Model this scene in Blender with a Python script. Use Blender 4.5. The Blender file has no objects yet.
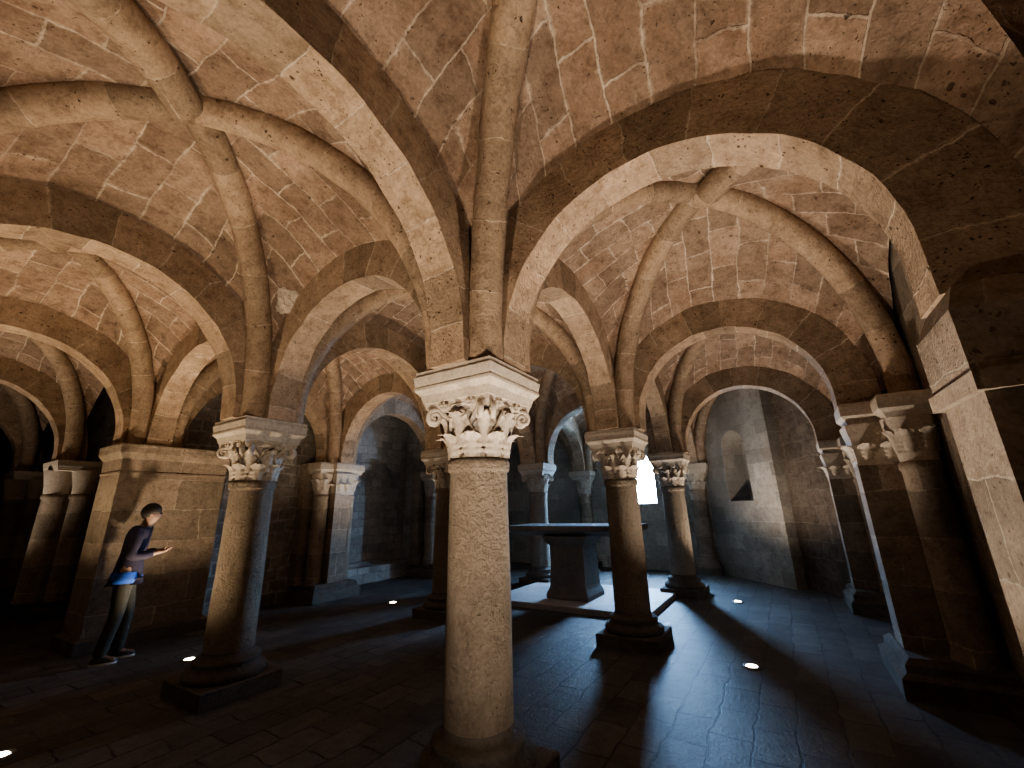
import bpy, math, random
from mathutils import Vector, Matrix, noise
random.seed(7)
PI = math.pi
C = bpy.context.scene.collection
S = bpy.context.scene

RELIEF = (-.2, 2.47, 3.84)
WORLD = 380
EXPO = 0
# ------------------------------------------------------------------ materials
def nt(name):
    m = bpy.data.materials.new(name); m.use_nodes = True
    t = m.node_tree; t.nodes.clear()
    out = t.nodes.new('ShaderNodeOutputMaterial'); b = t.nodes.new('ShaderNodeBsdfPrincipled')
    t.links.new(b.outputs[0], out.inputs[0])
    return m, t, b
def N(t, kind, **kw):
    n = t.nodes.new(kind)
    for k, v in kw.items():
        if k in n.inputs: n.inputs[k].default_value = v
        else: setattr(n, k, v)
    return n
def mix(t, a, b, fac, mode='MIX'):
    n = t.nodes.new('ShaderNodeMix'); n.data_type = 'RGBA'; n.blend_type = mode
    for i, v in ((0, fac), (6, a), (7, b)):
        if hasattr(v, 'is_linked') or hasattr(v, 'links'): t.links.new(v, n.inputs[i])
        else: n.inputs[i].default_value = v
    return n.outputs[2]
def ramp(t, src, stops):
    r = t.nodes.new('ShaderNodeValToRGB'); e = r.color_ramp.elements
    while len(e) < len(stops): e.new(0.5)
    for k, (p, c) in zip(e, stops): k.position = p; k.color = c
    t.links.new(src, r.inputs[0]); return r.outputs[0]
def col(r, g, b): return (r, g, b, 1)
W1 = (1, 1, 1, 1); K0 = (0, 0, 0, 1)

def stone(name, c1, c2, mortar=None, bw=.4, bh=.24, msize=.012, offset=.5, pits=.6, rough=.92, bump=.5, patch=.5, uv=True, msmooth=.3, stain=None, bdist=.02):
    """weathered tuff: courses from the mesh's own UVs in metres, blotches, dark pits, a rough bump"""
    m, t, b = nt(name)
    tc = N(t, 'ShaderNodeTexCoord'); oi = N(t, 'ShaderNodeObjectInfo')
    sc = N(t, 'ShaderNodeVectorMath', operation='SCALE'); sc.inputs[0].default_value = (37, 19, 53)
    t.links.new(oi.outputs['Random'], sc.inputs['Scale'])
    ad = N(t, 'ShaderNodeVectorMath', operation='ADD')
    t.links.new(tc.outputs['Object'], ad.inputs[0]); t.links.new(sc.outputs[0], ad.inputs[1])
    P = ad.outputs[0]
    n1 = N(t, 'ShaderNodeTexNoise', Scale=2.2, Detail=6, Roughness=.62); t.links.new(P, n1.inputs['Vector'])
    n2 = N(t, 'ShaderNodeTexNoise', Scale=38., Detail=5, Roughness=.7); t.links.new(P, n2.inputs['Vector'])
    base = mix(t, c1, c2, ramp(t, n1.outputs[0], [(.35, K0), (.65, W1)]))
    hts = []
    if mortar:
        br = N(t, 'ShaderNodeTexBrick', offset=offset, squash=1.0)
        br.inputs['Scale'].default_value = 1; br.inputs['Brick Width'].default_value = bw
        br.inputs['Row Height'].default_value = bh; br.inputs['Mortar Size'].default_value = msize
        br.inputs['Mortar Smooth'].default_value = msmooth; br.inputs['Bias'].default_value = 0
        br.inputs['Color1'].default_value = col(.62, .60, .58); br.inputs['Color2'].default_value = col(1.15, 1.1, 1.08)
        br.inputs['Mortar'].default_value = W1
        wob = N(t, 'ShaderNodeTexNoise', Scale=2.6, Detail=6, Roughness=.6); t.links.new(P, wob.inputs['Vector'])
        ws = N(t, 'ShaderNodeVectorMath', operation='MULTIPLY_ADD')
        ws.inputs[1].default_value = (.14, .11, 0); ws.inputs[2].default_value = (-.07, -.055, 0)
        t.links.new(wob.outputs['Color'], ws.inputs[0])
        wa = N(t, 'ShaderNodeVectorMath', operation='ADD')
        t.links.new(tc.outputs['UV'] if uv else tc.outputs['Object'], wa.inputs[0]); t.links.new(ws.outputs[0], wa.inputs[1])
        t.links.new(wa.outputs[0], br.inputs['Vector'])
        base = mix(t, base, br.outputs['Color'], .85, 'MULTIPLY')
        # mortar shows in some places and is worn away in others
        n3 = N(t, 'ShaderNodeTexNoise', Scale=1.7, Detail=3); t.links.new(P, n3.inputs['Vector'])
        mk = N(t, 'ShaderNodeMath', operation='MULTIPLY')
        t.links.new(br.outputs['Fac'], mk.inputs[0])
        t.links.new(ramp(t, n3.outputs[0], [(.34, col(.08, .08, .08)), (.5, col(.45, .45, .45)), (.66, W1)]), mk.inputs[1])
        base = mix(t, base, mortar, mk.outputs[0])
        # pale lime smeared over the stone next to some joints
        b2 = N(t, 'ShaderNodeTexBrick', offset=offset); b2.inputs['Scale'].default_value = 1
        b2.inputs['Brick Width'].default_value = bw; b2.inputs['Row Height'].default_value = bh; b2.inputs['Mortar Size'].default_value = msize*3.2; b2.inputs['Mortar Smooth'].default_value = 1
        t.links.new(wa.outputs[0], b2.inputs['Vector'])
        n5 = N(t, 'ShaderNodeTexNoise', Scale=4.5, Detail=7, Roughness=.7); t.links.new(P, n5.inputs['Vector'])
        sm = N(t, 'ShaderNodeMath', operation='MULTIPLY'); t.links.new(b2.outputs['Fac'], sm.inputs[0])
        t.links.new(ramp(t, n5.outputs[0], [(.5, K0), (.66, col(.75, .75, .75))]), sm.inputs[1])
        base = mix(t, base, mortar, sm.outputs[0])
        hts.append((br.outputs['Fac'], -.5))
    n4 = N(t, 'ShaderNodeTexNoise', Scale=9., Detail=7, Roughness=.7); t.links.new(P, n4.inputs['Vector'])
    base = mix(t, base, ramp(t, n4.outputs[0], [(.3, col(.55, .5, .46)), (.5, W1), (.72, col(1.25, 1.22, 1.2))]), patch, 'MULTIPLY')
    base = mix(t, base, ramp(t, n2.outputs[0], [(.3, col(.6, .57, .55)), (.62, col(1.15, 1.15, 1.15))]), .6, 'MULTIPLY')
    if stain:
        ns = N(t, 'ShaderNodeTexNoise', Scale=.55, Detail=4); t.links.new(P, ns.inputs['Vector'])
        base = mix(t, base, stain, ramp(t, ns.outputs[0], [(.45, K0), (.62, col(.7, .7, .7))]))
    if pits:
        dn = N(t, 'ShaderNodeTexNoise', Scale=22., Detail=2); t.links.new(P, dn.inputs['Vector'])
        dm = N(t, 'ShaderNodeVectorMath', operation='MULTIPLY_ADD'); dm.inputs[1].default_value = (.05, .05, .05)
        t.links.new(dn.outputs['Color'], dm.inputs[0]); t.links.new(P, dm.inputs[2])
        for vs, lo, ms in ((15., .22, 4.), (36., .30, 7.), (70., .30, 5.)):
            vo = N(t, 'ShaderNodeTexVoronoi', Scale=vs); t.links.new(dm.outputs[0], vo.inputs['Vector'])
            sp = N(t, 'ShaderNodeSeparateColor'); t.links.new(vo.outputs['Color'], sp.inputs[0])
            nm = N(t, 'ShaderNodeTexNoise', Scale=ms, Detail=2); t.links.new(P, nm.inputs['Vector'])
            th = N(t, 'ShaderNodeMath', operation='MULTIPLY'); th.inputs[1].default_value = lo     # own size for each pit, many none
            s2 = N(t, 'ShaderNodeMath', operation='POWER'); s2.inputs[1].default_value = 1.5; t.links.new(sp.outputs[0], s2.inputs[0])
            s3 = N(t, 'ShaderNodeMath', operation='MULTIPLY'); t.links.new(s2.outputs[0], s3.inputs[0])
            t.links.new(ramp(t, nm.outputs[0], [(.38, K0), (.62, W1)]), s3.inputs[1])
            t.links.new(s3.outputs[0], th.inputs[0])
            sub = N(t, 'ShaderNodeMath', operation='SUBTRACT'); t.links.new(vo.outputs['Distance'], sub.inputs[0]); t.links.new(th.outputs[0], sub.inputs[1])
            mp = N(t, 'ShaderNodeMapRange'); mp.inputs[1].default_value = .03; mp.inputs[2].default_value = -.03; t.links.new(sub.outputs[0], mp.inputs[0])
            gate = N(t, 'ShaderNodeMath', operation='GREATER_THAN'); gate.inputs[1].default_value = .05; t.links.new(th.outputs[0], gate.inputs[0])
            g2 = N(t, 'ShaderNodeMath', operation='MULTIPLY'); t.links.new(mp.outputs[0], g2.inputs[0]); t.links.new(gate.outputs[0], g2.inputs[1])
            pf = g2.outputs[0]
            ps = N(t, 'ShaderNodeMath', operation='MULTIPLY'); ps.inputs[1].default_value = pits
            t.links.new(pf, ps.inputs[0])
            base = mix(t, base, col(.06, .035, .022), ps.outputs[0])
            hts.append((pf, -.8))
    t.links.new(base, b.inputs['Base Color'])
    b.inputs['Roughness'].default_value = rough; b.inputs['Specular IOR Level'].default_value = .25
    h = n2.outputs[0]
    h4 = N(t, 'ShaderNodeMath', operation='MULTIPLY_ADD'); h4.inputs[1].default_value = 1.1
    t.links.new(n4.outputs[0], h4.inputs[0]); t.links.new(h, h4.inputs[2]); h = h4.outputs[0]
    for src, k in hts:
        a = N(t, 'ShaderNodeMath', operation='MULTIPLY_ADD'); a.inputs[1].default_value = k
        t.links.new(src, a.inputs[0]); t.links.new(h, a.inputs[2]); h = a.outputs[0]
    bp = N(t, 'ShaderNodeBump'); bp.inputs['Strength'].default_value = bump; bp.inputs['Distance'].default_value = bdist
    t.links.new(h, bp.inputs['Height']); t.links.new(bp.outputs[0], b.inputs['Normal'])
    return m

def plain(name, c, rough=.8, emit=None, strength=0, metal=0, nscale=30):
    m, t, b = nt(name)
    tc = N(t, 'ShaderNodeTexCoord'); n = N(t, 'ShaderNodeTexNoise', Scale=nscale, Detail=4)
    t.links.new(tc.outputs['Object'], n.inputs['Vector'])
    base = mix(t, c, ramp(t, n.outputs[0], [(.3, col(.7, .7, .7)), (.7, col(1.2, 1.2, 1.2))]), .6, 'MULTIPLY')
    t.links.new(base, b.inputs['Base Color']); b.inputs['Roughness'].default_value = rough; b.inputs['Metallic'].default_value = metal
    if emit: b.inputs['Emission Color'].default_value = emit; b.inputs['Emission Strength'].default_value = strength
    return m

MORT = col(.62, .52, .42)
M_web   = stone('vault_tuff', col(.31, .215, .155), col(.42, .32, .245), MORT, bw=.50, bh=.31, msize=.009, pits=.7, patch=.95, bump=.8)
M_arch  = stone('arch_tuff', col(.38, .285, .205), col(.49, .38, .28), col(.60, .51, .41), bw=.36, bh=9, msize=.005, offset=0, pits=.85, patch=.85, bump=.7)
M_rib   = stone('rib_tuff', col(.40, .30, .215), col(.48, .37, .27), col(.58, .48, .38), bw=.52, bh=9, msize=.004, offset=0, pits=.85, patch=.8, bump=.7)
M_shaft = stone('pecked_granite', col(.29, .235, .185), col(.36, .295, .23), None, pits=.45, bump=1., patch=.5, bdist=.05)
M_base  = stone('base_stone_with_shade', col(.11, .095, .08), col(.16, .14, .12), None, pits=.3, bump=.8, patch=.6)  # plinths and bases coloured dark to stand in for shade low down
M_cap   = stone('capital_limestone', col(.46, .395, .325), col(.54, .47, .39), None, pits=0, bump=.3, patch=.35)
M_alcove = stone('alcove_masonry_lit_tone', col(.42, .40, .37), col(.56, .54, .50), col(.30, .28, .26), bw=.34, bh=.20, msize=.012, pits=.3, patch=.6, bump=.8)  # paler than the other rubble: light on the alcove put into its colour
M_pier  = stone('pier_ashlar', col(.26, .215, .17), col(.34, .285, .225), col(.42, .37, .30), bw=.7, bh=.42, msize=.005, pits=.6, patch=.75)
M_wall  = stone('wall_rubble', col(.22, .20, .175), col(.33, .30, .26), col(.40, .37, .33), bw=.34, bh=.21, msize=.016, pits=.4, patch=.8, bump=.9)
M_plast = stone('wall_old_plaster', col(.40, .38, .34), col(.50, .47, .42), col(.45, .43, .40), bw=.46, bh=.3, msize=.006, pits=.25, patch=.6, stain=col(.16, .15, .135))
M_dark  = stone('wall_rubble_and_shade', col(.13, .105, .085), col(.19, .155, .125), col(.20, .17, .14), bw=.5, bh=.3, msize=.012, pits=.3, patch=.9, bump=1.0)  # dark shell masonry; on the far oblique wall its colour stands in for shade
M_floor = stone('floor_slabs', col(.085, .085, .085), col(.125, .125, .125), col(.012, .012, .012), bw=.46, bh=.27, msize=.009, pits=.1, rough=.6, bump=.4, patch=.6)
M_plat  = stone('platform_stone', col(.44, .44, .44), col(.50, .50, .50), col(.26, .26, .26), bw=.9, bh=.7, msize=.004, offset=0, pits=.05, rough=.6, bump=.15, patch=.25)
M_altar = stone('altar_stone', col(.17, .155, .14), col(.22, .20, .18), None, pits=.2, bump=.4, patch=.4)
M_ring  = plain('steel_ring', col(.25, .25, .26), .4, metal=.9)
M_lens  = plain('lamp_lens', col(.9, .85, .75), .3, emit=col(1, .86, .66), strength=45)
M_jacket= plain('dark_jacket', col(.018, .013, .03), .85)
M_shirt = plain('blue_shirt', col(.02, .09, .42), .8)
M_trou  = plain('olive_trousers', col(.05, .047, .036), .9)
M_shoe  = plain('dark_shoe', col(.03, .03, .03), .6)
M_sole  = plain('pale_sole', col(.6, .58, .52), .7)
M_skin  = plain('skin', col(.26, .16, .115), .6)
M_hair  = plain('dark_hair', col(.02, .014, .01), .7)
M_out   = plain('outside_wall', col(.5, .52, .55), .9)

# ------------------------------------------------------------------ mesh helpers
class MB:
    def __init__(s): s.v = []; s.f = []; s.uv = []; s.sm = []
    def grid(s, pts, uvs, close_u=False, close_v=False, smooth=True):
        """pts[i][j]"""
        n, k = len(pts), len(pts[0]); o = len(s.v)
        for r in pts: s.v.extend([tuple(p) for p in r])
        for i in range(n if close_u else n - 1):
            for j in range(k if close_v else k - 1):
                i2, j2 = (i + 1) % n, (j + 1) % k
                s.f.append((o + i*k + j, o + i2*k + j, o + i2*k + j2, o + i*k + j2))
                def U(a, b):
                    ua = uvs[a][b]; return ua
                du = list(uvs[i][j]), list(uvs[i2][j]), list(uvs[i2][j2]), list(uvs[i][j2])
                if i2 < i:
                    d = uvs[n-1][0][0] - uvs[n-2][0][0]
                    du[1][0] = du[0][0] + d; du[2][0] = du[0][0] + d
                if j2 < j:
                    d = uvs[0][k-1][1] - uvs[0][k-2][1]
                    du[2][1] = du[0][1] + d; du[3][1] = du[0][1] + d
                s.uv.append([tuple(x) for x in du]); s.sm.append(smooth)
    def face(s, pts, uvs=None, smooth=False):
        o = len(s.v); s.v.extend([tuple(p) for p in pts]); s.f.append(tuple(range(o, o + len(pts))))
        s.uv.append(uvs or [(p[0] + p[1], p[2]) for p in pts]); s.sm.append(smooth)
    def box(s, x0, x1, y0, y1, z0, z1):
        P = lambda x, y, z: (x, y, z)
        s.face([P(x0,y0,z0), P(x0,y1,z0), P(x1,y1,z0), P(x1,y0,z0)], [(x0,y0),(x0,y1),(x1,y1),(x1,y0)])
        s.face([P(x0,y0,z1), P(x1,y0,z1), P(x1,y1,z1), P(x0,y1,z1)], [(x0,y0),(x1,y0),(x1,y1),(x0,y1)])
        s.face([P(x0,y0,z0), P(x1,y0,z0), P(x1,y0,z1), P(x0,y0,z1)], [(x0,z0),(x1,z0),(x1,z1),(x0,z1)])
        s.face([P(x1,y1,z0), P(x0,y1,z0), P(x0,y1,z1), P(x1,y1,z1)], [(x1,z0),(x0,z0),(x0,z1),(x1,z1)])
        s.face([P(x0,y1,z0), P(x0,y0,z0), P(x0,y0,z1), P(x0,y1,z1)], [(y1,z0),(y0,z0),(y0,z1),(y1,z1)])
        s.face([P(x1,y0,z0), P(x1,y1,z0), P(x1,y1,z1), P(x1,y0,z1)], [(y0,z0),(y1,z0),(y1,z1),(y0,z1)])
    def lathe(s, prof, n=32, cx=0, cy=0, a0=0, a1=2*PI, cap=True):
        full = abs(a1 - a0 - 2*PI) < 1e-6
        k = n if full else n + 1
        pts, uvs = [], []
        for r, z in prof:
            pts.append([(cx + r*math.cos(a0 + (a1-a0)*j/n), cy + r*math.sin(a0 + (a1-a0)*j/n), z) for j in range(k)])
            uvs.append([(z, .3*(a0 + (a1-a0)*j/n)) for j in range(k)])
        # orient outward (profile runs upward)
        pts = [list(r) for r in zip(*pts)]; uvs = [[(b_, a_) for a_, b_ in r] for r in zip(*uvs)]
        s.grid(pts, uvs, close_u=full)
        if cap:
            r, z = prof[-1]; s.face([(cx + r*math.cos(a0+(a1-a0)*j/n), cy + r*math.sin(a0+(a1-a0)*j/n), z) for j in range(k)])
            r, z = prof[0]; s.face([(cx + r*math.cos(a0+(a1-a0)*j/n), cy + r*math.sin(a0+(a1-a0)*j/n), z) for j in range(k)][::-1])
    def square(s, prof, cx=0, cy=0, hx=0, hy=0, cap=True, bev=.0):
        """profiled square moulding: prof = (half width, z); hx, hy added to the half width"""
        def ring(h, z):
            X, Y = h + hx, h + hy
            return [(cx-X, cy-Y, z), (cx+X, cy-Y, z), (cx+X, cy+Y, z), (cx-X, cy+Y, z)]
        for (h0, z0), (h1, z1) in zip(prof, prof[1:]):
            A, B = ring(h0, z0), ring(h1, z1)
            for j in range(4):
                k = (j + 1) % 4
                L = (Vector(A[j]) - Vector(A[k])).length; H = abs(z1-z0) + abs(h1-h0)
                s.face([A[j], A[k], B[k], B[j]], [(0, z0), (L, z0), (L, z0+H), (0, z0+H)])
        if cap: s.face(ring(*prof[-1])); s.face(ring(*prof[0])[::-1])
    def tube(s, path, rad, n=8, cap=True):
        pts, uvs, L = [], [], 0
        path = [Vector(p) for p in path]; up = None
        for i, p in enumerate(path):
            d = (path[min(i+1, len(path)-1)] - path[max(i-1, 0)]).normalized()
            if up is None: up = d.orthogonal().normalized()
            up = (up - d*up.dot(d)).normalized(); sd = d.cross(up)
            r = rad[i] if isinstance(rad, (list, tuple)) else rad
            if i: L += (p - path[i-1]).length
            pts.append([p + up*r*math.cos(2*PI*j/n) + sd*r*math.sin(2*PI*j/n) for j in range(n)])
            uvs.append([(L, r*2*PI*j/n) for j in range(n)])
        s.grid(pts, uvs, close_v=True)
        if cap: s.face(pts[0][::-1]); s.face(pts[-1])
    def add(s, o, M=None):
        k = len(s.v); s.v.extend([tuple(M @ Vector(p)) for p in o.v] if M else o.v)
        s.f.extend([tuple(i + k for i in f) for f in o.f]); s.uv.extend(o.uv); s.sm.extend(o.sm)
    def build(s, name, mat, parent=None, jit=0.0, freq=6, weld=True):
        me = bpy.data.meshes.new(name)
        vs = s.v
        if jit:
            vs = [tuple(Vector(p) + noise.noise_vector(Vector(p)*freq + Vector((3.1, 7.7, 1.3)))*jit) for p in vs]
        me.from_pydata(vs, [], s.f)
        ul = me.uv_layers.new(name='UVMap')
        for p, uv in zip(me.polygons, s.uv):
            for li, u in zip(p.loop_indices, uv): ul.data[li].uv = u
        me.polygons.foreach_set('use_smooth', s.sm)
        me.materials.append(mat); me.update()
        o = bpy.data.objects.new(name, me); C.objects.link(o)
        if parent: o.parent = parent
        return o

def tag(o, label=None, cat=None, group=None, kind=None):
    if label: o['label'] = label
    if cat: o['category'] = cat
    if group: o['group'] = group
    if kind: o['kind'] = kind
    return o
def empty(name, loc, label, cat, group=None, rz=0):
    o = bpy.data.objects.new(name, None); C.objects.link(o); o.location = loc; o.rotation_euler = (0, 0, rz)
    o.empty_display_size = .2
    return tag(o, label, cat, group)
def struct(name, mb, mat, parent=None, jit=0, **k):
    o = mb.build(name, mat, parent, jit, **k)
    if not parent: o['kind'] = 'structure'
    return o
def boolean(o, cutter):
    md = o.modifiers.new('cut', 'BOOLEAN'); md.operation = 'DIFFERENCE'; md.object = cutter; md.solver = 'EXACT'
    dg = bpy.context.evaluated_depsgraph_get(); me = bpy.data.meshes.new_from_object(o.evaluated_get(dg))
    o.modifiers.clear(); o.data = me
    cm = cutter.data; bpy.data.objects.remove(cutter); bpy.data.meshes.remove(cm)

# ------------------------------------------------------------------ plan (metres)
A, B = 3.2, 3.0
XS = {-1: -3.2, 0: 0., 1: 3.2, 2: 6.4, 3: 9.3}
YR = -2.83                    # axis on which the right-hand cross arches land
YS = {-1: -3.2, 0: 0., 1: 3.0, 2: 6.1, 3: 9.1, 4: 12.1, 5: 15.1}
ZA, ZS = 2.56, 2.67          # top of abacus, springing
INS, TH, HW = .375, .38, .145  # springer inset, voussoir depth, half width of an arch
RR = .125                    # rib radius

# ------------------------------------------------------------------ arches, ribs, vaults
def arch(p0, p1, label, r=None, th=TH, hw=HW, zlow=ZA, group=None, name='arch', mat=None):
    """round arch of rectangular section from axis point p0 to p1 (2D)"""
    p0, p1 = Vector(p0), Vector(p1); d = p1 - p0; span = d.length; d.normalize(); nrm = Vector((-d.y, d.x))
    r = r or span/2 - INS; mid = (p0 + p1)/2
    mb = MB(); prof = [(0, -hw), (0, hw), (th, hw), (th, -hw)]
    st = [(t, None) for t in [i/40*PI for i in range(41)]]
    rows = [(PI, zlow)] + [(PI - t, None) for t, _ in st] + [(0, ZA)]
    pts = {k: [] for k in range(4)}; Ls = []; L = 0; last = None
    for ang, z in rows:
        base = Vector((math.cos(ang), math.sin(ang)))
        for k, (dr, w) in enumerate(prof):
            u = base.x*(r + dr); zz = z if z is not None else ZS + base.y*(r + dr)
            q = mid + d*u + nrm*w
            pts[k].append((q.x, q.y, zz))
        c = Vector(pts[0][-1])
        if last is not None: L += (c - last).length
        last = c; Ls.append(L)
    off = random.random()*.3
    for k in range(4):
        k2 = (k + 1) % 4
        rows_ = [[pts[k][i], pts[k2][i]] for i in range(len(rows))]
        uvs = [[(Ls[i] + off + (.13 if k == 0 else 0), 1 + k), (Ls[i] + off + (.13 if k == 0 else 0), 1.3 + k)] for i in range(len(rows))]
        mb.grid(rows_, uvs, smooth=False)
    mb.face([pts[k][0] for k in range(4)][::-1]); mb.face([pts[k][-1] for k in range(4)])
    o = mb.build(name, mat or M_arch, None, jit=.012, freq=5)
    return tag(o, label, 'arch', group or 'round stone arches')

def rib_curve(p0, p1, t, R=None, dz=0):
    p0, p1 = Vector(p0), Vector(p1); d = p1 - p0; L = d.length/2; d.normalize()
    R = (L - .28) if R is None else R
    m = (p0 + p1)/2; q = m - d*R*math.cos(t)
    return Vector((q.x, q.y, ZS + R*math.sin(t) + dz))
def rib(p0, p1, t0, t1, label, drop=0, group=None):
    n = max(8, int(30*abs(t1 - t0)/PI)); path = []
    if t0 <= 0:
        q = rib_curve(p0, p1, 0); path.append(Vector((q.x, q.y, ZA)))
    for i in range(n + 1):
        f = i/n; t = t0 + (t1 - t0)*f
        path.append(rib_curve(p0, p1, t) - Vector((0, 0, drop*f*f)))
    if t1 >= PI - 1e-6:
        q = rib_curve(p0, p1, PI); path.append(Vector((q.x, q.y, ZA)))
    rad = [RR]*len(path)
    mb = MB()
    if t1 < PI - 1e-6:      # rounded butt end at the crossing
        d = (path[-1] - path[-2]).normalized(); e = path[-1]
        path += [e + d*.02, e + d*.035, e + d*.042]; rad += [RR*.93, RR*.75, RR*.4]
    mb.tube(path, rad, n=16)
    o = mb.build('vault_rib', M_rib, None, jit=.012, freq=4)
    return tag(o, label, 'rib', group or 'round vault ribs')

def vault(i, j, tag_='ceiling'):
    x0, x1, y0, y1 = XS[i], XS[i+1], YS[j], YS[j+1]
    cx, cy = (x0+x1)/2, (y0+y1)/2
    mb = MB(); nt_, nv = 36, 12
    cells = [('x', x0, 1), ('x', x1, -1), ('y', y0, 1), ('y', y1, -1)]
    for ax, c, sg in cells:
        pts, uvs = [], []
        if ax == 'x': q0, q1 = (c, y0), (c, y1)
        else: q0, q1 = (x0, c), (x1, c)
        far = lambda p: (x1 if p[0] == x0 else x0, y1 if p[1] == y0 else y0)
        hs = (Vector(q1) - Vector(q0)).length/2; r = hs - INS + TH - .03
        m = (Vector(q0) + Vector(q1))/2; d = (Vector(q1) - Vector(q0)).normalized()
        if ax == 'x' and j == -1: m.y = YR/2; r = (1.09 if c == 0 else -YR/2 - INS) + TH - .03     # the cross arch stops at the wall pier
        Lt = 0; last = None
        for k in range(nt_ + 1):
            t = PI*k/nt_
            e = m - d*r*math.cos(t)
            P = Vector((e.x, e.y, ZS + r*math.sin(t)))
            if ax == 'x': P.x += sg*(HW - .03)
            else: P.y += sg*(HW - .03)
            if t <= PI/2: D = rib_curve(q0, far(q0), t)
            else: D = rib_curve(q1, far(q1), PI - t)
            D.z += .02
            if last is not None: Lt += ((P + D)/2 - last).length
            last = (P + D)/2
            L = (D - P).length; row, ru = [], []
            for q in range(nv + 1):
                f = q/nv; V = P.lerp(D, f)
                b_ = .07*math.sin(PI*f)*math.sin(t)*min(1, L)
                V.z += b_
                row.append(V); ru.append((f*L + .17*k*0, Lt))
            pts.append(row); uvs.append(ru)
        mb.grid(pts, uvs)
    o = mb.build(tag_, M_web, None, jit=.02, freq=3)
    o['kind'] = 'structure'
    return o

# ------------------------------------------------------------------ columns
def leaf_mb(w=.13, h=.17, lean=.05, curl=.055, ridge=.02, lobes=4, thick=.018):
    """an acanthus leaf standing on z=0, facing +x"""
    mb = MB(); n, k = 14, 8
    def P(u, v, back=0):
        s = v
        x = lean*s*s; z = h*s
        if s > .7:
            q = (s - .7)/.3; x = lean*.49 + lean*.7*q + curl*q; z = h*(.7 + .3*math.sin(q*PI*.72)*.95)
        wd = w*.5*(.62 + .55*math.sin(PI*min(1, s*.85 + .12)))*(1 if s < .8 else max(.25, 1 - (s-.8)/.2*.75))
        wd *= 1 + .20*math.cos(2*PI*lobes*s)
        a = abs(u)
        xr = x + ridge*(1 - a)**1.3 - .012*math.cos(a*PI*2.4)*.6 - back*thick
        y = wd*u
        return (xr, y, z)
    us = [-1 + 2*j/k for j in range(k + 1)]
    for back in (0, 1):
        pts = [[P(u, v/n, back) for u in (us if not back else us[::-1])] for v in range(n + 1)]
        mb.grid(pts, [[(0, 0)]*(k + 1)]*(n + 1))
    F = [P(-1, v/n) for v in range(n+1)]; Bk = [P(-1, v/n, 1) for v in range(n+1)]
    mb.grid([[a_, b_] for a_, b_ in zip(Bk, F)], [[(0, 0)]*2]*(n+1), smooth=False)
    F = [P(1, v/n) for v in range(n+1)]; Bk = [P(1, v/n, 1) for v in range(n+1)]
    mb.grid([[b_, a_] for a_, b_ in zip(Bk, F)], [[(0, 0)]*2]*(n+1), smooth=False)
    F = [P(u, 1) for u in us]; Bk = [P(u, 1, 1) for u in us]
    mb.grid([[a_, b_] for a_, b_ in zip(Bk, F)], [[(0, 0)]*2]*(k+1), smooth=False)
    return mb
def volute_mb(side):
    """stem rising from the bell and rolling into a scroll beside a corner (corner along +x)"""
    mb = MB(); path, rad = [], []
    y0 = .125*side
    for i in range(8):
        f = i/7; path.append((.165 + .10*f*f, y0*(1 - f) + .042*side*f, .17 + .175*f)); rad.append(.017 + .004*f)
    cx, cz = .318, .318
    for i in range(1, 26):
        a = PI*.80 - i/25*PI*3.3; r = .058*(1 - .8*i/25)
        path.append((cx + r*math.cos(a), .042*side - .0*side, cz + r*math.sin(a))); rad.append(.020 - .008*i/25)
    mb.tube(path, rad, n=8)
    return mb
def rosette_mb():
    mb = MB()
    for k in range(6):
        a = 2*PI*k/6; c = (.0, .022*math.cos(a), .022*math.sin(a)); pts, uv = [], []
        for i in range(5):
            t = PI*i/4 - PI/2; rr = .0165*math.cos(t)
            pts.append([(c[0] + rr*math.cos(2*PI*j/8)*.8, c[1] + rr*math.sin(2*PI*j/8), c[2] + .0165*math.sin(t)) for j in range(8)]); uv.append([(0, 0)]*8)
        mb.grid(pts, uv, close_v=True)
    pts, uv = [], []
    for i in range(5):
        t = PI*i/4 - PI/2; rr = .014*math.cos(t)
        pts.append([(.012 + rr*math.cos(2*PI*j/8), rr*math.sin(2*PI*j/8), .014*math.sin(t)) for j in range(8)]); uv.append([(0, 0)]*8)
    mb.grid(pts, uv, close_v=True)
    return mb
ZN = 1.93   # underside of the capital
def bell_mb():
    mb = MB()
    mb.lathe([(.19, ZN), (.182, ZN + .05), (.178, ZN + .14), (.19, ZN + .25), (.23, ZN + .34), (.255, ZN + .37)], 32)
    # block with hollowed sides under the abacus
    pts_ = []
    for z, k in ((ZN + .33, .93), (ZN + .36, 1.0), (ZN + .405, 1.03)):
        ring = []
        for sd in range(4):
            for q in range(8):
                f = -1 + 2*q/8
                x, y = .272*k*(1 - .12*(1 - f*f)), .272*k*f
                a = sd*PI/2
                ring.append((x*math.cos(a) - y*math.sin(a), x*math.sin(a) + y*math.cos(a), z))
        pts_.append(ring)
    mb.grid([list(r) for r in zip(*pts_)], [[(0, 0)]*3]*32, close_u=True, smooth=False)
    mb.face(pts_[-1]); mb.face(pts_[0][::-1])
    return mb
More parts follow.
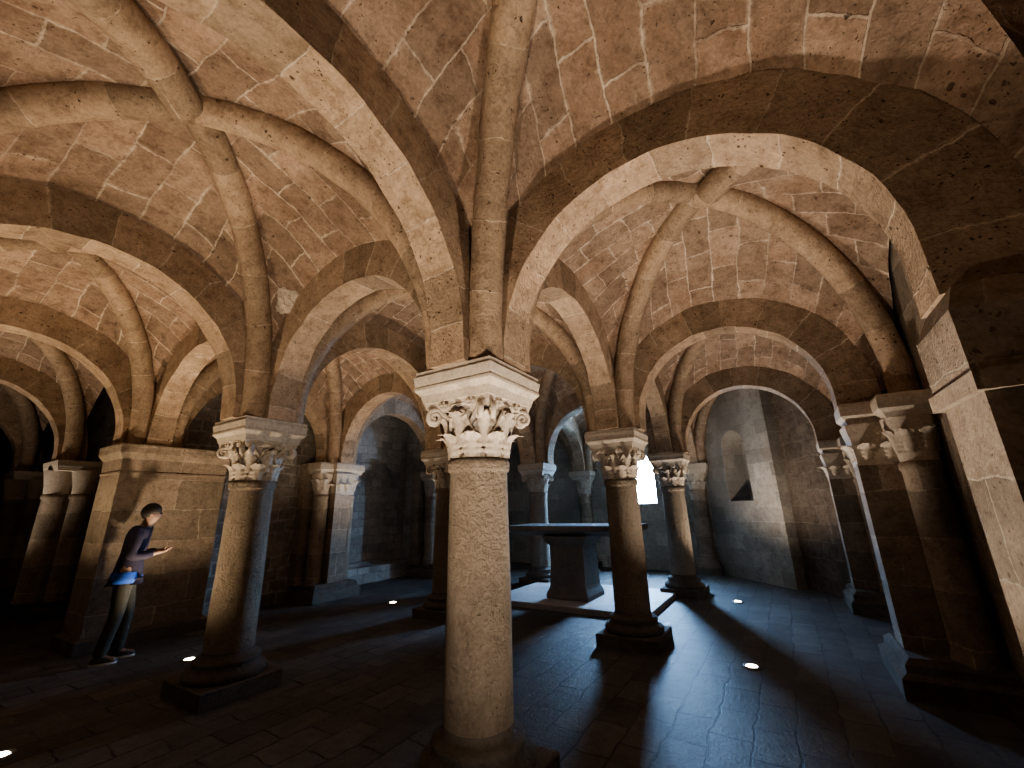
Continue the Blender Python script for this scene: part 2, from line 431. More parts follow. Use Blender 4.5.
def orn():
    """carved ornament of a capital: (name, MB, matrix)"""
    L = []
    for k in range(8):
        a = 2*PI*k/8 + PI/8
        L.append(('acanthus_leaf', 'low', Matrix.Rotation(a, 4, 'Z') @ Matrix.Translation((.197, 0, ZN + .005))))
    for k in range(8):
        a = 2*PI*k/8
        L.append(('acanthus_leaf', 'high', Matrix.Rotation(a, 4, 'Z') @ Matrix.Translation((.205, 0, ZN + .09))))
    for k in range(4):
        a = PI/4 + k*PI/2
        L.append(('volute', 'v1', Matrix.Rotation(a, 4, 'Z') @ Matrix.Translation((0, 0, ZN - .02))))
        L.append(('volute', 'v-1', Matrix.Rotation(a, 4, 'Z') @ Matrix.Translation((0, 0, ZN - .02))))
        for y in (-.12, .12):
            L.append(('rosette', 'ros', Matrix.Rotation(k*PI/2, 4, 'Z') @ Matrix.Translation((.262, y, ZN + .372))))
        for sd in (-1, 1):
            L.append(('scroll', 's%d' % sd, Matrix.Rotation(k*PI/2, 4, 'Z') @ Matrix.Translation((0, 0, ZN - .02))))
    return L
def scroll_mb(sd):
    """small inner scroll on the middle of a face (face along +x)"""
    mb = MB(); path, rad = [], []
    for i in range(7):
        f = i/6; path.append((.2 + .045*f, sd*(.10 - .045*f), .19 + .13*f)); rad.append(.013)
    for i in range(1, 22):
        a = -i/21*PI*2.8*1; r = .034*(1 - .8*i/21)
        path.append((.252, sd*(.046 + (-.0) + r*math.cos(PI - a*0 + a*1)*-1 - .0), .318 + r*math.sin(PI + a)*-1 + .0)); rad.append(.014 - .005*i/21)
    mb.tube(path, rad, n=8)
    return mb
ORN_MB = {'low': leaf_mb(.128, .165, .035, .065, ridge=.035), 'high': leaf_mb(.115, .22, .055, .05, ridge=.035, lobes=5), 'v1': volute_mb(1), 'v-1': volute_mb(-1),
          'ros': rosette_mb(), 's1': scroll_mb(1), 's-1': scroll_mb(-1)}
ABACUS = [(.285, ZN + .40), (.288, ZN + .415), (.30, ZN + .455), (.332, ZN + .49), (.334, ZN + .50), (.334, ZN + .512), (.324, ZN + .517),
          (.330, ZN + .525), (.340, ZN + .585), (.340, ZN + .593), (.330, ZN + .596), (.330, ZA)]
COLGROUP = 'free-standing columns'
_proto = {}
def column(x, y, label, detail=True):
    t = empty('column', (x, y, 0), label, 'column', COLGROUP)
    if not _proto:
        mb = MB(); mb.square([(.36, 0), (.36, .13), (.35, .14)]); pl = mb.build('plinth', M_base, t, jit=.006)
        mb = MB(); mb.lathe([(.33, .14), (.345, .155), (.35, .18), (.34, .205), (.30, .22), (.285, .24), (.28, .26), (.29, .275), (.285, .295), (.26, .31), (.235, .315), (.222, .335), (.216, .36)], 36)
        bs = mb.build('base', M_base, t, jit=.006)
        mb = MB(); mb.lathe([(.216, .36), (.214, .7), (.211, 1.1), (.207, 1.5), (.203, 1.82), (.203, 1.84), (.213, 1.846), (.221, 1.858), (.217, 1.868), (.221, 1.878), (.222, 1.90), (.216, 1.918), (.2, ZN)], 40)
        sh = mb.build('shaft', M_shaft, t, jit=.004)
        cp = bell_mb().build('capital', M_cap, t)
        _proto['or'] = []
        for nm, key, M in orn():
            if key not in _proto:
                o = ORN_MB[key].build(nm, M_cap, cp); _proto[key] = o
            else:
                o = _proto[key].copy(); C.objects.link(o); o.parent = cp
            o.matrix_basis = M; _proto['or'].append(o)
        mb = MB(); mb.square(ABACUS); ab = mb.build('abacus', M_cap, t, jit=.004)
        _proto['parts'] = [pl, bs, sh, cp, ab]
    else:
        for o in _proto['parts']:
            if o.name.startswith('capital') and not detail:
                if 'cm' not in _proto:
                    mb = bell_mb()
                    for nm, key, M in orn(): mb.add(ORN_MB[key], M)
                    c = mb.build('capital', M_cap, t); _proto['cm'] = c
                else:
                    c = _proto['cm'].copy(); C.objects.link(c); c.parent = t
                continue
            c = o.copy(); C.objects.link(c); c.parent = t
            if o.name.startswith('capital'):
                for q in _proto['or']:
                    d = q.copy(); C.objects.link(d); d.parent = c
    return t

column(XS[0], YS[0], 'nearest stone column in the middle, warm lit shaft with crisp leafy capital')
column(XS[0], YS[1], 'column left of the nearest one, half in shadow, standing by a floor spotlight')
column(XS[1], YS[0], 'dark column in front of the altar platform, right of the nearest column')
column(XS[2], YS[0], 'dark column right of the bright window, at the platform corner', False)
column(XS[1], YS[1], 'column mostly hidden behind the left side of the nearest column', False)
column(XS[2], YS[1], 'slim looking dark column behind the altar, blue daylight along its edge', False)

# ------------------------------------------------------------------ engaged columns and wall piers
def leaf_capital(mb, cx, cy, r, z0, z1, half, n=5, direction=0):
    pass
def engaged_column(x, y, ang, label, r=.19):
    """half column against a wall, facing direction ang"""
    t = empty('engaged_column', (x, y, 0), label, 'column', 'half columns on the end wall', rz=ang)
    a0, a1 = -PI/2, PI/2
    mb = MB(); mb.box(-.2, .32, -.32, .32, 0, .14); mb.build('plinth', M_base, t, jit=.006)
    mb = MB(); mb.lathe([(.30, .14), (.31, .18), (.27, .22), (.25, .25), (.26, .28), (r + .02, .31), (r, .34), (r, 1.82), (r + .02, 1.85), (r + .02, 1.9), (r, ZN)], 20, 0, 0, a0, a1)
    mb.build('shaft', M_pier, t, jit=.006)
    mb = MB(); mb.lathe([(r - .01, ZN), (r - .01, ZN + .12), (r + .03, ZN + .28), (.29, ZN + .40)], 20, 0, 0, a0, a1)
    for k in range(4):
        a = -PI/2 + PI*(k + .5)/4
        mb.add(ORN_MB['low'], Matrix.Rotation(a, 4, 'Z') @ Matrix.Translation((r - .02, 0, ZN + .02)) @ Matrix.Scale(1.0, 4))
    for k in range(3):
        a = -PI/2 + PI*(k + .5)/3
        mb.add(ORN_MB['high'], Matrix.Rotation(a, 4, 'Z') @ Matrix.Translation((r, 0, ZN + .13)))
    mb.build('capital', M_cap, t)
    mb = MB(); mb.square([(.28, ZN + .39), (.30, ZN + .46), (.33, ZN + .5), (.33, ZN + .6), (.32, ZA)]); mb.build('abacus', M_cap, t, jit=.006)
    return t
engaged_column(9.22, YS[0] - .02, PI, 'half column with pale leafy capital on the end wall, right of the window column')
engaged_column(9.22, YS[1], PI, 'half column with pale capital on the end wall behind the altar')

def wall_pier(x, y, nx, ny, label, wide=.17, deep=.33, back=.4, shafts=(1, 1), far=True, leafy=True, name='wall_pier'):
    """pilaster for the cross arch with round shafts on both sides for the ribs; local +x faces the room"""
    t = empty(name, (x, y, 0), label, 'pier', rz=math.atan2(ny, nx))
    mb = MB(); mb.box(-back, deep, -wide, wide, .30, ZN + .02); mb.build('pilaster', M_pier, t, jit=.008)
    mb = MB(); mb.square([(0, 0), (0, .16), (-.05, .2), (-.05, .26), (-.10, .3)], cx=(deep - back)/2 + .04, hx=(deep + back)/2 + .07, hy=.52); mb.build('base', M_base, t, jit=.01)
    for s in (-1, 1):
        if not shafts[0 if s < 0 else 1]: continue
        mb = MB(); mb.lathe([(.165, .28), (.165, .32), (.15, .36), (.145, 1.84), (.16, 1.86), (.16, 1.91), (.145, ZN)], 20, .06, s*.30)
        mb.build('shaft', M_pier, t, jit=.008)
        mb = MB(); mb.lathe([(.14, ZN), (.15, ZN + .14), (.20, ZN + .32), (.21, ZN + .41)], 18, .06, s*.30)
        if leafy:
            for k in range(4):
                a = s*(PI*.1 + k*PI*.27) ; mb.add(ORN_MB['high'], Matrix.Translation((.06, s*.30, ZN + .08)) @ Matrix.Rotation(a, 4, 'Z') @ Matrix.Translation((.14, 0, 0)))
        mb.build('capital', M_cap, t)
    mb = MB(); mb.square([(-.0, ZN), (.0, ZN + .06), (.012, ZN + .25), (.04, ZN + .41)], cx=(deep - back)/2, hx=(deep + back)/2, hy=wide)
    if leafy:
        for yy in (-.08, .08):
            mb.add(ORN_MB['low'], Matrix.Translation((deep - .01, yy, ZN + .05)))
        for s in (-1, 1):
            for xx in (deep - .1, deep - .28):
                mb.add(ORN_MB['low'], Matrix.Translation((xx, s*(wide - .01), ZN + .05)) @ Matrix.Rotation(s*PI/2, 4, 'Z'))
    mb.build('capital', M_cap, t)
    if far:
        mb = MB()
        for s in (-1, 1): mb.box(-back, -.12, min(s*wide, s*.55), max(s*wide, s*.55), .28, ZA - .02)
        mb.build('backing', M_pier, t, jit=.01)
    mb = MB(); mb.square([(-.02, ZN + .40), (0, ZN + .46), (.03, ZN + .5), (.03, ZN + .6), (.02, ZA)], cx=(deep - back)/2 + .02, hx=(deep + back)/2, hy=wide + .03)
    mb.square([(-.02, ZN + .405), (0, ZN + .46), (.03, ZN + .495), (.03, ZN + .595), (.02, ZA - .005)], cx=-.06, hx=.32, hy=.50)
    mb.build('abacus', M_cap, t, jit=.006)
    return t
# right side
wall_pier(XS[1], -3.0, 0, 1, 'clustered wall pier on the right, between the big pier and the farther cluster', deep=.5, back=.15)
wall_pier(XS[2], -3.0, 0, 1, 'farther clustered wall pier on the right, beside the wall coloured dark for shade', deep=.5, back=.15)
# left side
wall_pier(XS[1], YS[2], 0, -1, 'wall pier with small leafy capitals left of the bricked alcove, blue light on its side')
wall_pier(XS[2], YS[2], 0, -1, 'wall pier right of the bricked alcove, mostly hidden behind two columns')

# big pier at the right edge
t = empty('big_pier', (0, YR, 0), 'big square pier filling the right edge with a lit inner face', 'pier')
mb = MB(); mb.box(-.25, .2, -.6, .33, 0, 1.98); mb.build('shaft', M_pier, t, jit=.012)
mb = MB(); mb.box(-.30, .25, -.6, .36, 1.98, 2.05)
mb.build('moulding', M_pier, t, jit=.008)
mb = MB(); mb.box(-.26, .21, -.6, .35, 2.05, 2.31)
mb.face([(-.26, .35, 2.31), (-.26, -.6, 2.31), (-.2, -.6, 2.43), (-.2, .30, 2.43)])
mb.face([(.21, .35, 2.31), (-.26, .35, 2.31), (-.2, .30, 2.43), (.16, .30, 2.43)])
mb.face([(.21, -.6, 2.31), (.21, .35, 2.31), (.16, .30, 2.43), (.16, -.6, 2.43)])
mb.face([(-.2, .30, 2.43), (-.2, -.6, 2.43), (.16, -.6, 2.43), (.16, .30, 2.43)])
mb.build('impost', M_pier, t, jit=.01)
mb = MB(); mb.box(-.14, .14, -.5, -.05, 2.4, 3.5); mb.build('backing', M_pier, t, jit=.01)

# piers of the long left arm
def block_pier(x, y, label, hx0=.36, hx1=.95, sy=.36):
    t = empty('block_pier', (x, y, 0), label, 'pier')
    mb = MB(); mb.box(-hx0, hx1, -sy, sy, .18, 2.16); mb.build('shaft', M_pier, t, jit=.012)
    mb = MB(); mb.square([(0, 0), (0, .14), (-.05, .18)], cx=(hx1 - hx0)/2, hx=(hx0 + hx1)/2 + .06, hy=sy + .06); mb.build('base', M_base, t, jit=.012)
    mb = MB(); mb.square([(0, 2.16), (.012, 2.165), (.012, 2.19), (0, 2.2), (.01, 2.36), (.06, 2.44), (.065, 2.47), (.065, ZA)], cx=(hx1 - hx0)/2, hx=(hx0 + hx1)/2, hy=sy); mb.build('impost', M_pier, t, jit=.008)
    return t
block_pier(XS[0], YS[2], 'broad block pier on the left, behind the person')
def shaft_pier(x, y, label):
    t = empty('shaft_pier', (x, y, 0), label, 'pier')
    mb = MB(); mb.square([(0, 0), (0, .15), (-.06, .2), (-.06, .3)], hx=.42, hy=.42, cx=.2); mb.build('base', M_base, t, jit=.01)
    for px, py, r in ((-.18, 0, .2), (.08, -.3, .17), (.08, .3, .17)):
        mb = MB(); mb.lathe([(r + .02, .28), (r, .34), (r, 1.9), (r + .02, 1.93), (r + .02, 1.97), (r, 2.0)], 20, px, py); mb.build('shaft', M_pier, t, jit=.008)
        mb = MB(); mb.lathe([(r, 2.0), (r + .01, 2.12), (r + .06, 2.36), (r + .06, 2.4)], 20, px, py); mb.build('capital', M_cap, t, jit=.01)
    mb = MB(); mb.box(-.1, .8, -.2, .2, .28, 2.4); mb.build('core', M_pier, t, jit=.01)
    mb = MB(); mb.square([(0, 2.39), (.03, 2.47), (.04, ZA)], hx=.56, hy=.42, cx=.2); mb.build('abacus', M_cap, t, jit=.008)
    return t
shaft_pier(XS[0], YS[3], 'pier of round shafts first beyond the broad left block pier')
shaft_pier(XS[0], YS[4], 'pier of round shafts second beyond the broad left block pier')
shaft_pier(XS[0], YS[5], 'pier of round shafts deepest in the dark left arm, at the left edge')

# ------------------------------------------------------------------ the arches
def ax(i, j, label, **k): return arch((XS[i], YS[j]), (XS[i+1], YS[j]), label, **k)
def ay(i, j, label, **k): return arch((XS[i], YR if j == -1 else YS[j]), (XS[i], YS[j+1]), label, **k)
ay(0, -1, 'great near arch on the right from the nearest column to the big right pier', zlow=2.42, r=1.09)
ax(-1, 0, 'great near arch rising left from the nearest column to the top edge')
ay(0, 0, 'arch between the nearest column and the column on its left')
ax(0, 0, 'arch between the nearest column and the dark column before the altar')
ay(1, -1, 'middle arch on the right, second one behind the great near right arch')
ax(-1, 1, 'arch sweeping left from the left column out of the picture')
ay(0, 1, 'arch from the left column back to the broad block pier')
ax(0, 1, 'arch running from the left column toward the hidden column')
ay(1, 0, 'cross arch from the dark column before the altar to the hidden column')
ax(1, 0, 'arch from the column before the altar to the column beside the window')
ay(2, -1, 'smallest arch on the right, framing the wall with the slit niche')
ay(1, 1, 'arch from the hidden column to the wall pier left of the bricked alcove')
ax(1, 1, 'arch from the hidden column to the column behind the altar')
ay(2, 0, 'cross arch over the altar between the two columns nearest the end wall')
ax(2, 0, 'arch from the column beside the window to the end wall')
ax(2, 1, 'arch with a blue lit underside from the altar column to the end wall')
ay(2, 1, 'arch from the column behind the altar to the left side wall')
ax(-1, 2, 'arch on the left landing on the broad block pier')
ax(-1, 3, 'arch in the left arm just beyond the broad block pier')
ax(-1, 4, 'arch in the left arm, second beyond the broad block pier')
ax(-1, 5, 'farthest small arch in the dark left arm at the left edge')
ax(0, 2, 'wall arch behind the left column, springing from the broad block pier')
ax(1, 2, 'pale lit arch opening into the bricked alcove')
ax(2, 2, 'wall arch at the far left end hidden behind the nearest column')
ay(3, 0, 'wall arch round the bright window on the end wall', hw=.13)
ay(3, 1, 'wall arch on the end wall behind the altar, left of the window', hw=.13)

# ------------------------------------------------------------------ vaults and ribs
BAYS = {(-1, -1): 'nearest vault overhead', (-1, 0): 'big upper left vault', (-1, 1): 'left vault beyond the left column',
        (-1, 2): 'left arm vault beyond the broad pier', (-1, 3): 'left arm vault second beyond the broad pier', (-1, 4): 'last left arm vault',
        (0, -1): 'right vault seen through the great near arch', (0, 0): 'middle vault behind the nearest column', (0, 1): 'vault behind the left column',
        (1, -1): 'right vault before the slit niche bay', (1, 0): 'vault in front of the altar', (1, 1): 'vault before the bricked alcove',
        (2, -1): 'vault over the slit niche', (2, 0): 'vault next to the bright window', (2, 1): 'vault in the far corner behind the altar'}
for (i, j), nm in BAYS.items():
    vault(i, j)
    a_, b_, c_, d_ = (XS[i], YS[j]), (XS[i+1], YS[j]), (XS[i+1], YS[j+1]), (XS[i], YS[j+1])
    R = (Vector(a_) - Vector(c_)).length/2
    gap = (RR*1.0)/R
    if (i, j) != (-1, -1):
        rib(d_, b_, 0, PI, 'long round rib across the ' + nm)
        rib(c_, a_, 0, PI/2 - gap*.6, 'far half rib of the ' + nm)
        rib(a_, c_, 0, PI/2 - gap*1.1, 'blunt ended half rib of the ' + nm, drop=.11)
    else:
        rib(c_, a_, 0, PI, 'thick round rib rising straight up from the nearest column')

# ------------------------------------------------------------------ room shell
mb = MB(); nx, ny = 60, 80
X0, X1, Y0, Y1 = -4.2, 9.8, -3.6, 17.
mb.face([(X0, Y0, 0), (X1, Y0, 0), (X1, Y1, 0), (X0, Y1, 0)], [(X0, Y0), (X1, Y0), (X1, Y1), (X0, Y1)])
struct('floor', mb, M_floor)
mb = MB(); mb.box(X0, X1 , Y0, Y1, 5.0, 5.2); struct('ceiling_slab', mb, M_dark)
def wallbox(name, mat, *b, jit=.0):
    mb = MB(); mb.box(*b); return struct(name, mb, mat, jit=jit)
def gridwall(name, p0, p1, z0, z1, mat, thick=.4, jit=.03):
    """wall standing on the line p0-p1, its face on the left-hand side of the walk, thickness behind"""
    mb = MB(); p0, p1 = Vector(p0), Vector(p1); d = (p1 - p0); L = d.length; d.normalize(); n = Vector((d.y, -d.x))
    nu, nv = max(2, int(L/.12)), max(2, int((z1-z0)/.12))
    pts, uv = [], []
    for a in range(nu + 1):
        q = p0 + d*L*a/nu
        pts.append([(q.x, q.y, z0 + (z1-z0)*b/nv) for b in range(nv + 1)]); uv.append([(L*a/nu, z0 + (z1-z0)*b/nv) for b in range(nv + 1)])
    mb.grid(pts[::-1], uv[::-1])
    q0, q1 = p0 + n*thick, p1 + n*thick
    mb.face([(p0.x, p0.y, z0), (p0.x, p0.y, z1), (q0.x, q0.y, z1), (q0.x, q0.y, z0)])
    mb.face([(p1.x, p1.y, z1), (p1.x, p1.y, z0), (q1.x, q1.y, z0), (q1.x, q1.y, z1)])
    mb.face([(q0.x, q0.y, z0), (q0.x, q0.y, z1), (q1.x, q1.y, z1), (q1.x, q1.y, z0)])
    return struct(name, mb, mat, jit=jit, freq=3)
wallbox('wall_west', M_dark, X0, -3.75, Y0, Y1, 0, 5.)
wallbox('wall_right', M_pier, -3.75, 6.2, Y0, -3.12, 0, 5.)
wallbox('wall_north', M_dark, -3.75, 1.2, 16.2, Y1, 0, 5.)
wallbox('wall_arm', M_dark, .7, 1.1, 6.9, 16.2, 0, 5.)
gridwall('wall_left', (3.3, 6.42), (.5, 6.42), 0, 5., M_wall, .5)
gridwall('wall_far_left', (9.4, 6.42), (6.3, 6.42), 0, 5., M_plast, .5)

# end wall with the arched window
mb = MB(); mb.box(9.3, 9.8, -.7, 6.9, 0, 5.)
end = struct('wall_end', mb, M_plast)
def arch_prism(y0, y1, z0, zs, x0, x1, grow=0, n=16):
    """arched cutter along x, wider at x0 by grow"""
    mb = MB(); rings = []
    for x, g in ((x0, grow), (x1, 0)):
        c, r = (y0 + y1)/2, (y1 - y0)/2 + g
        ring = [(x, c - r, z0 - g*.6), (x, c + r, z0 - g*.6)] + [(x, c + r*math.cos(PI*k/n), zs + r*math.sin(PI*k/n)) for k in range(n + 1)]
        rings.append(ring)
    k = len(rings[0])
    for q in range(k):
        mb.face([rings[0][q], rings[0][(q+1) % k], rings[1][(q+1) % k], rings[1][q]])
    mb.face(rings[0][::-1]); mb.face(rings[1])
    return mb
import bmesh
def solid(mb, name, mat):
    o = mb.build(name, mat)
    bm = bmesh.new(); bm.from_mesh(o.data); bmesh.ops.remove_doubles(bm, verts=bm.verts, dist=1e-4)
    bmesh.ops.recalc_face_normals(bm, faces=bm.faces); bm.to_mesh(o.data); bm.free()
    return o
def weld(o):
    bm = bmesh.new(); bm.from_mesh(o.data); bmesh.ops.remove_doubles(bm, verts=bm.verts, dist=1e-4)
    bmesh.ops.recalc_face_normals(bm, faces=bm.faces); bm.to_mesh(o.data); bm.free()
weld(end)
boolean(end, solid(arch_prism(1.12, 1.80, 1.68, 2.55, 9.25, 9.85, .10), 'cutter', M_plast))
# low wall outside, seen through the bottom of the window
mb = MB(); mb.box(13.2, 13.5, -1.0, 2.2, 0, 2.02); o = mb.build('outside_wall', M_out); tag(o, 'low pale wall outside, seen through the bottom of the bright window', 'wall')

# oblique walls of the right-hand far corner
mb = MB(); mb.box(0, 2.39, 0, .6, -.02, 5.)
wn = struct('wall_niche', mb, M_plast); weld(wn)
cut = solid(arch_prism(-1.62, -.98, 1.66, 2.85, -.1, .5, .06), 'cutter', M_plast)     # arched slit niche, built along x then turned
cut.data.transform(Matrix.Rotation(-PI/2, 4, 'Z') @ Matrix.Scale(-1, 4, (1, 0, 0)) if False else Matrix(((0, -1, 0, 0), (1, 0, 0, 0), (0, 0, 1, 0), (0, 0, 0, 1))))
boolean(wn, cut)
ang = math.atan2(-1.75 + .12, 7.70 - 9.45)
wn.data.transform(Matrix.Translation((9.45, -.12, 0)) @ Matrix.Rotation(ang, 4, 'Z') @ Matrix.Scale(1, 4))
gridwall('wall_painted_shade', (5.9, -3.25), (8.08, -1.78), -.02, 5., M_dark, .5, jit=.04)  # shaded stretch of the oblique wall, the shade put into darker stone

# bricked alcove on the left side
ab = MB(); ab.box(3.2, 6.5, 7.05, 7.6, 0, 5.); bk = struct('wall_alcove', ab, M_alcove); weld(bk)
cut = solid(arch_prism(-.95, .95, .42, 1.95, -.2, .16), 'cutter', M_wall)
cut.data.transform(Matrix.Translation((4.95, 7.05, 0)) @ Matrix.Rotation(PI/2, 4, 'Z')); boolean(bk, cut)
wallbox('wall_alcove_left', M_wall, 3.0, 3.45, 6.3, 7.2, 0, 5.)
wallbox('wall_alcove_right', M_alcove, 6.15, 6.6, 6.3, 7.2, 0, 5.)
mb = MB(); mb.box(3.45, 6.15, 6.66, 7.1, 0, .34); o = mb.build('stone_bench', M_alcove, jit=.01); tag(o, 'low stone ledge along the foot of the bricked alcove', 'ledge')

# carved relief block beside the left column's arch
mb = MB(); rnd = random.Random(3)
mb.box(-.09, .09, -.03, .05, -.13, .13)
for k in range(34):
    x, z = rnd.uniform(-.09, .09), rnd.uniform(-.13, .13); r = rnd.uniform(.014, .024)
    mb.add(ORN_MB['ros'], Matrix.Translation((x, -.028, z)) @ Matrix.Rotation(-PI/2, 4, 'Z') @ Matrix.Scale(r/.03, 4))
o = mb.build('carved_block', M_cap); o.location = RELIEF; o.rotation_euler = (.6, 0, -.49)
tag(o, 'small carved relief stone set in the vault above the left column', 'relief')

# ------------------------------------------------------------------ altar on its platform
mb = MB(); mb.square([(0, 0), (0, .07), (-.01, .085)], cx=5.25, cy=1.5, hx=1.05, hy=1.40)
o = mb.build('platform', M_plat, jit=.004); tag(o, 'low pale stone platform under the altar, lit blue by daylight', 'platform')
t = empty('altar', (5.0, 1.56, .085), 'stone altar table with wide thin slab on one block pedestal', 'altar')
mb = MB(); mb.square([(.38, 0), (.38, .07), (.365, .11), (.34, .16), (.33, .2)]); mb.build('foot', M_altar, t, jit=.008)
mb = MB(); mb.square([(.33, .2), (.315, .60), (.315, .86)]); mb.build('pedestal', M_altar, t, jit=.008)
mb = MB(); mb.square([(.315, .86), (.35, .89), (.40, .97), (.42, 1.02)]); mb.build('neck_moulding', M_altar, t, jit=.008)
mb = MB(); mb.square([(-.05, 1.02), (.12, 1.10), (.13, 1.12), (.13, 1.19)], cx=.06, cy=-.02, hx=.42, hy=1.06); mb.build('slab', M_altar, t, jit=.004)

# ------------------------------------------------------------------ lamps let into the floor under the arches
def lamp(x, y, label, e, tilt=(0, 0), size=110, colr=(1, .86, .71), blend=.9):
    t = empty('floor_spotlight', (x, y, 0), label, 'spotlight', 'round floor spotlights')
    mb = MB(); mb.lathe([(.085, 0), (.085, .012), (.06, .014), (.055, .010)], 28, cap=False); mb.build('ring', M_ring, t)
    mb = MB(); mb.lathe([(.056, .004), (.05, .012), (.03, .016)], 24); mb.build('lens', M_lens, t)
    L = bpy.data.lights.new('lamp_light', 'SPOT'); L.energy = e; L.color = colr; L.spot_size = math.radians(size); L.spot_blend = blend; L.shadow_soft_size = .05
    o = bpy.data.objects.new('lamp_light', L); C.objects.link(o); o.location = (x, y, .06)
    d = Vector((tilt[0], tilt[1], 1)).normalized(); o.rotation_euler = d.to_track_quat('-Z', 'Y').to_euler()
    return t
E1 = 330
lamp(.20, -1.42, 'floor spotlight below the great near right arch', E1*1.25)
lamp(-1.95, -2.1, 'unseen spotlight added in the camera side bay to light the nearest column', E1*.95, tilt=(1.12, 1.20), size=62)  # unseen lamp, added to brighten the front of the nearest column
lamp(-1.6, .05, 'floor spotlight below the great near left arch', E1*1.05, size=125, colr=(1, .82, .62))
lamp(-1.36, 3.17, 'floor spotlight at the lower left corner of the picture', E1*.9, size=140, colr=(1, .79, .54))
lamp(.25, 4.3, 'floor spotlight beside the left column', E1*.9, size=132, colr=(1, .80, .57))
lamp(3.48, 4.47, 'floor spotlight in front of the bricked alcove', E1*.8)
lamp(6.13, -.87, 'small floor spotlight in front of the slit niche wall', E1*1.1, tilt=(.30, -.12))
lamp(2.95, -1.25, 'floor spotlight on the right between column and wall piers', E1)
lamp(-1.6, 6.1, 'floor spotlight in the left arm before the broad pier', E1, colr=(1, .79, .54))
lamp(-1.6, 9.1, 'floor spotlight deep in the left arm', E1*.8)

# ------------------------------------------------------------------ the visitor
def skin(name, V, Eg, R, mat, parent, root=0, sub=2):
    me = bpy.data.meshes.new(name); me.from_pydata(V, Eg, []); o = bpy.data.objects.new(name, me); C.objects.link(o)
    sk = o.modifiers.new('skin', 'SKIN'); sk.use_smooth_shade = True
    for i, d in enumerate(me.skin_vertices[0].data):
        r = R[i]; d.radius = (r, r) if not isinstance(r, tuple) else r; d.use_root = (i == root)
    ss = o.modifiers.new('sub', 'SUBSURF'); ss.levels = sub; ss.render_levels = sub
    dg = bpy.context.evaluated_depsgraph_get(); m2 = bpy.data.meshes.new_from_object(o.evaluated_get(dg))
    o.modifiers.clear(); o.data = m2; m2.materials.clear(); m2.materials.append(mat)
    for p in m2.polygons: p.use_smooth = True
    if parent: o.parent = parent
    return o
t = empty('person', (-.24, 5.12, 0), 'person in dark jacket and blue shirt standing beside the broad left pier', 'person', rz=math.atan2(-.45, .89))
V, Eg, R = [], [], []
def jn(p, r, a=None):
    V.append(p); R.append(r)
    if a is not None: Eg.append((a, len(V) - 1))
    return len(V) - 1
pel = jn((0, 0, .95), (.13, .10)); sp = jn((.015, 0, 1.13), (.12, .095), pel); ch = jn((.045, 0, 1.33), (.14, .11), sp)
nk = jn((.085, 0, 1.48), .052, ch); hb = jn((.115, 0, 1.555), .075, nk); ht = jn((.14, 0, 1.645), .088, hb); tp = jn((.135, 0, 1.70), .055, ht)
ns = jn((.225, 0, 1.60), .014, ht)
for s in (-1, 1):
    jn((.13, s*.088, 1.61), .018, ht)
    h = jn((.0, s*.09, .90), .085, pel); k = jn((.035 + .03*s, s*.10, .50), .058, h); a = jn((-.02 + .06*s, s*.105, .09), .04, k); f = jn((.06 + .06*s, s*.11, .045), .038, a); jn((.15 + .06*s, s*.12, .035), .03, f)
    sh = jn((.04, s*.185, 1.40), .06, ch); el = jn((.03, s*.24, 1.13), .045, sh); wr = jn((.24, s*.14, 1.16), .03, el); pm = jn((.30, s*.11, 1.175), .033, wr)
    for q in range(4):
        b0 = jn((.345, s*(.11 + .018*(q - 1.5)), 1.18), .011, pm); b1 = jn((.375 - .004*abs(q - 1.5), s*(.11 + .018*(q - 1.5)), 1.195), .009, b0); jn((.372, s*(.11 + .018*(q - 1.5)), 1.218), .008, b1)
    th = jn((.30, s*.07, 1.195), .012, pm); jn((.33, s*.06, 1.215), .009, th)
bd = skin('body', V, Eg, R, M_skin, t, pel)
for s in (-1, 1):
    mb = MB(); mb.lathe([(.002, -.011), (.008, -.008), (.011, 0), (.008, .008), (.002, .011)], 10); o = mb.build('eye', M_hair, bd); o.location = (.212, s*.032, 1.628)
J = []
V, Eg, R = [], [], []
pel = jn((.0, 0, .97), (.165, .14)); jn((.0, 0, .885), (.165, .14), pel); sp = jn((.015, 0, 1.13), (.15, .125), pel); ch = jn((.045, 0, 1.33), (.18, .15), sp); nk = jn((.08, 0, 1.47), .085, ch)
for s in (-1, 1):
    sh = jn((.04, s*.19, 1.40), .095, ch); el = jn((.03, s*.24, 1.13), .072, sh); jn((.245, s*.14, 1.16), .05, el)
skin('jacket', V, Eg, R, M_jacket, t, 0)
V, Eg, R = [], [], []
pel = jn((0, 0, .90), (.135, .115)); jn((0, 0, 1.0), (.12, .10), pel)
for s in (-1, 1):
    h = jn((.0, s*.092, .84), .098, pel); k = jn((.035 + .03*s, s*.10, .50), .075, h); jn((-.02 + .06*s, s*.105, .055), .066, k)
skin('trousers', V, Eg, R, M_trou, t, 0)
mb = MB(); mb.lathe([(.150, .835), (.156, .838), (.16, .90), (.145, .96)], 28, cap=False); o = mb.build('shirt', M_shirt, t); o.scale = (.98, 1.12, 1)
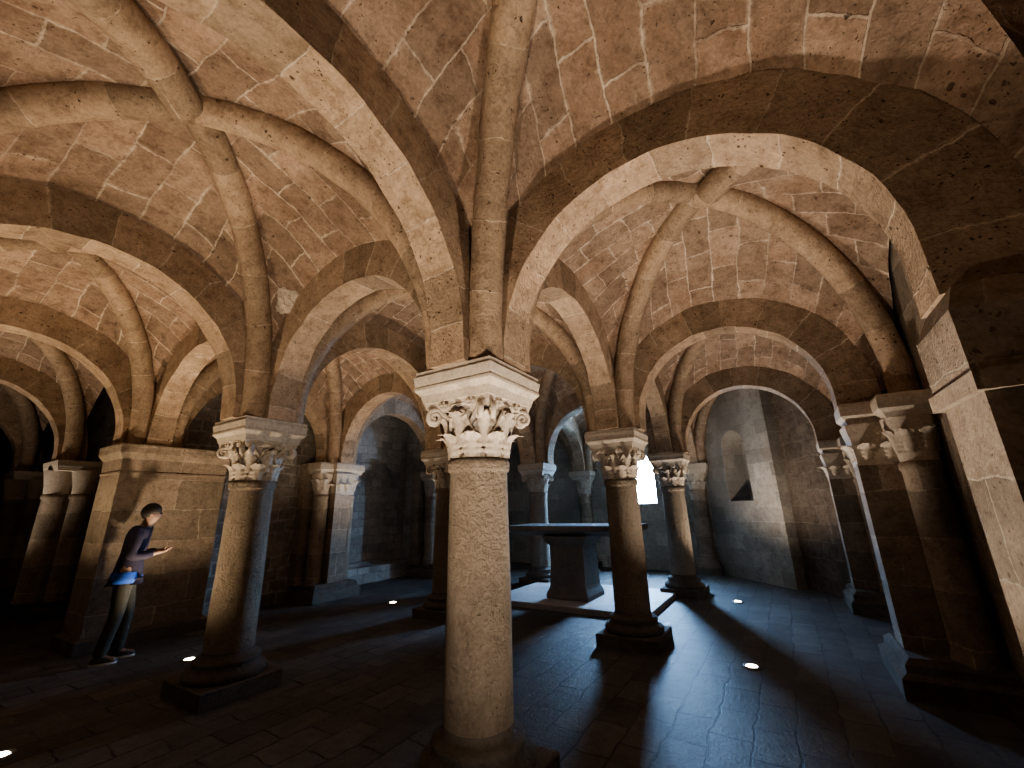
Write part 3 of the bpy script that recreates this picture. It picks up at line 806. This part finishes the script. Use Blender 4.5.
for s in (-1, 1):
    x0 = -.02 + .06*s; mb = MB()
    for pr, mt, nm in (([(-.0, .0), (.0, .022)], M_sole, 'sole'), ([(0, .022), (-.004, .05), (-.03, .085)], M_shoe, 'shoe')):
        m2 = MB(); n = 24; pts = []
        for dr, z in pr:
            ring = []
            for q in range(n):
                a = 2*PI*q/n; lx = (.15 if math.cos(a) > 0 else .095) + dr; ly = .05 + dr*.6
                zz = z if z < .06 or math.cos(a) < 0 else z - .03*math.cos(a)
                ring.append((x0 + .03 + lx*math.cos(a), s*.11 + ly*math.sin(a)*(1 - .15*math.cos(a)), zz))
            pts.append(ring)
        m2.grid([list(r) for r in zip(*pts)], [[(0, 0)]*len(pr)]*n, close_u=True); m2.face(pts[-1]); m2.face(pts[0][::-1])
        if nm == 'sole': so = m2
        else:
            shoe = m2.build('shoe', mt, t); so.build('sole', M_sole, shoe)
mb = MB(); pts, uv = [], []
for i in range(11):
    th = PI*i/10; row = []
    for q in range(20):
        a = 2*PI*q/20; rr = math.sin(th)
        cut_ = 1 - .35*max(0, math.cos(a))*max(0, -math.cos(th) + .35)     # pulled back from the face
        row.append((.112 + .108*rr*math.cos(a)*cut_, .098*rr*math.sin(a), 1.645 + .115*math.cos(th)*(1 if th < PI/2 else .9 if math.cos(a) < .2 else .25)))
    pts.append(row); uv.append([(0, 0)]*20)
mb.grid(pts, uv, close_v=True); mb.build('hair', M_hair, t)

# ------------------------------------------------------------------ daylight through the end window
w = bpy.data.worlds.new('World'); S.world = w; w.use_nodes = True
bg = w.node_tree.nodes['Background']; bg.inputs[0].default_value = (.33, .60, 1, 1); bg.inputs[1].default_value = WORLD
L = bpy.data.lights.new('window_portal', 'AREA'); L.shape = 'RECTANGLE'; L.size = .9; L.size_y = 1.5
L.cycles.is_portal = True
o = bpy.data.objects.new('window_portal', L); C.objects.link(o); o.location = (9.82, 1.46, 2.3); o.rotation_euler = (0, PI/2, 0)

# ------------------------------------------------------------------ camera
cam = bpy.data.cameras.new('camera'); cam.sensor_width = 36; cam.lens = 36*419.35/1024; cam.clip_start = .02
co = bpy.data.objects.new('camera', cam); C.objects.link(co)
Fv = Vector((0.81692892, 0.50265186, 0.28278657)); Rv = Vector((0.52940487, -0.84808652, -0.02190304)); Uv = Vector((-0.22881788, -0.16760181, 0.95893275))
M = Matrix((Rv, Uv, -Fv)).transposed().to_4x4(); M.translation = Vector((-2.45572115, -1.80488505, 1.6)); co.matrix_world = M
S.camera = co
S.cycles.diffuse_bounces = 3
S.view_settings.view_transform = 'AgX'; S.view_settings.look = 'AgX - Medium High Contrast'; S.view_settings.exposure = EXPO
